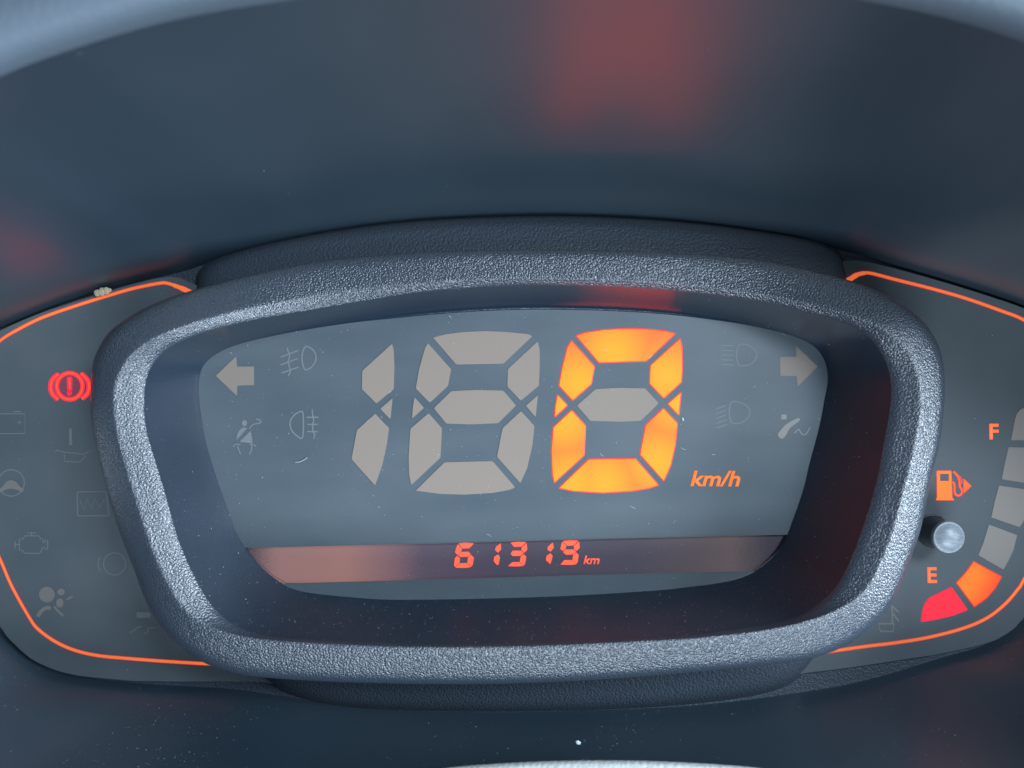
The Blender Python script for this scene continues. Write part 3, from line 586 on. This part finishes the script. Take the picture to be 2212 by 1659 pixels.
# ------------------------------------------------------------------ crumbs, lint and dust
def flake(bm, c, r, nrm, squash=.45, seed=0, n=10):
    nrm = nrm.normalized(); t = nrm.orthogonal().normalized(); b = nrm.cross(t)
    rnd = random.Random(seed); layers = []
    for f, hh in ((1, 0), (.9, .6), (.5, 1)):
        layers.append([bm.verts.new(c + (t * math.cos(a) + b * math.sin(a)) * r * f * (1 + .28 * noise.noise(Vector((math.cos(a) * 1.5, math.sin(a) * 1.5, seed)))) + nrm * r * squash * hh * rnd.uniform(.8, 1.2)) for a in [2 * math.pi * i / n for i in range(n)]])
    for k in range(2):
        for i in range(n): bm.faces.new((layers[k][i], layers[k][(i + 1) % n], layers[k + 1][(i + 1) % n], layers[k + 1][i]))
    bm.faces.new(layers[-1])
def crumb(name, label, spots, m, h, cat='crumb', nrm=Vector((0, -1, .2))):
    bm = bmesh.new()
    for i, (x, y, r) in enumerate(spots): flake(bm, P(x, y, h), r * MM, nrm, .35, i + 3, 14)
    me = bpy.data.meshes.new(name); bm.to_mesh(me); bm.free(); o = link(name, me, [m], smooth=True); o['label'] = label; o['category'] = cat
crumb('dry_crumb', 'small beige crumb lying on the upper edge of the left panel', [(211, 633, 8), (220, 630, 9.5), (229, 628, 8.5), (236, 627, 5)], M['crumb'], .0004)
crumb('dust_flake', 'white flake on the dark shroud under the bottom of the bezel', [(1248, 1604, 4), (1252, 1605, 2.6)], M['dust'], .020, 'flake')
def fibre(name, label, path, wd, h, m, cat='lint'):
    b = MB(); b.stroke(path, wd, h, h + .00012, False, 4); o = b.build(name, m); o['label'] = label; o['category'] = cat
fibre('lint_fibre', 'short pale fibre on the display below the rear fog lamp symbol', A4([(1040, 1402), (1085, 1396), (1145, 1362)]), 1.3, F0 + .0001, M['lint'])
fibre('lint_fibre', 'tiny curved white fibre right of the lit orange zero', B1([(497, 1018), (503, 1030), (502, 1044)]), 2.6, F0 + .0001, M['dust'])
# dust lying over the display, the funnel and the shroud
dust = bmesh.new(); rnd = random.Random(11)
def in_poly(x, y, poly):
    c = False; j = len(poly) - 1
    for i in range(len(poly)):
        if (poly[i][1] > y) != (poly[j][1] > y) and x < (poly[j][0] - poly[i][0]) * (y - poly[i][1]) / (poly[j][1] - poly[i][1]) + poly[i][0]: c = not c
        j = i
    return c
def speck(c, nrm, r):
    nrm = nrm.normalized(); t = nrm.orthogonal().normalized(); t = (t * math.cos(a0) + nrm.cross(t) * math.sin(a0)); b = nrm.cross(t)
    c = c + nrm * .00004; q = rnd.uniform(.4, 1)
    v = [dust.verts.new(c + t * r), dust.verts.new(c + b * r * q), dust.verts.new(c - t * r), dust.verts.new(c - b * r * q), dust.verts.new(c + nrm * r * .5)]
    for i in range(4): dust.faces.new((v[i], v[(i + 1) % 4], v[4]))
n = 0
while n < 1700:
    x, y = rnd.uniform(430, 1790), rnd.uniform(670, 1296); a0 = rnd.uniform(0, 6.28)
    if not in_poly(x, y, inner): continue
    n += 1
    if in_poly(x, y, strip_poly): hh = OH
    else: hh = F0 + .0001
    speck(P(x, y, hh), Vector((0, -1, 0)), .000024 + .00008 * rnd.random() ** 6)
def scatter(ob, count, weight, rmax, off):
    me = ob.data; fs = list(me.polygons); loc = Vector(ob.parent.location) if ob.parent else Vector((0, 0, 0))
    ws = [f.area * weight(f.center + loc, f.normal) for f in fs]
    global a0
    for f in rnd.choices(fs, ws, k=count):
        a0 = rnd.uniform(0, 6.28); vs_ = [me.vertices[i].co for i in f.vertices]; u, v = rnd.random(), rnd.random()
        p = (vs_[0] * (1 - u) + vs_[1] * u) * (1 - v) + (vs_[3] * (1 - u) + vs_[2] * u) * v
        speck(p + loc, f.normal, .000024 + rmax * rnd.random() ** 6)
scatter(fun, 2200, lambda c, n_: .15 + 3 * max(0, n_.z), .00008, 0)
shroud = bpy.data.objects['instrument_shroud']
def vis(c):
    k = DIST * 1 / (DIST + c.y) / MM if (DIST + c.y) > .01 else 0
    return abs(c.x * k) < 1150 and abs(c.z * k) < 860
scatter(shroud, 1700, lambda c, n_: (0.05 + 4 * max(0, n_.z) ** 1) * max(.05, noise.noise(c * 60) + .25) if vis(c) else 0, .00008, 0)
for ob in (bpy.data.objects['panel_face'], bpy.data.objects['panel_face.001']): pass
n = 0
while n < 260:
    x, y = rnd.choice([(rnd.uniform(0, 420), rnd.uniform(620, 1470)), (rnd.uniform(1800, 2212), rnd.uniform(570, 1440))]); a0 = rnd.uniform(0, 6.28)
    if in_poly(x, y, outer) or not (in_poly(x, y, left_poly) or in_poly(x, y, right_poly)): continue
    n += 1; speck(P(x, y, PH), Vector((0, -1, 0)), .000024 + .00008 * rnd.random() ** 6)
for _ in range(24):                       # short lint fibres among the dust
    x, y = rnd.uniform(440, 1780), rnd.uniform(680, 1290); a = rnd.uniform(0, 6.28); ln = rnd.uniform(4, 13); cv = rnd.uniform(-.9, .9)
    if not in_poly(x, y, inner) or in_poly(x, y, strip_poly): continue
    pts = []
    for k in range(5): pts.append((x, y)); x += math.cos(a) * ln / 4; y += math.sin(a) * ln / 4; a += cv * .4
    v = [(dust.verts.new(P(px, py - .35, F0 + .00016)), dust.verts.new(P(px, py + .35, F0 + .00016))) for px, py in pts]
    for k in range(4): dust.faces.new((v[k][0], v[k][1], v[k + 1][1], v[k + 1][0]))
me = bpy.data.meshes.new('dust'); dust.to_mesh(me); dust.free()
o = link('dust', me, [M['dust']]); o['kind'] = 'stuff'; o['label'] = 'fine pale dust specks over the display and shroud'; o['category'] = 'dust'
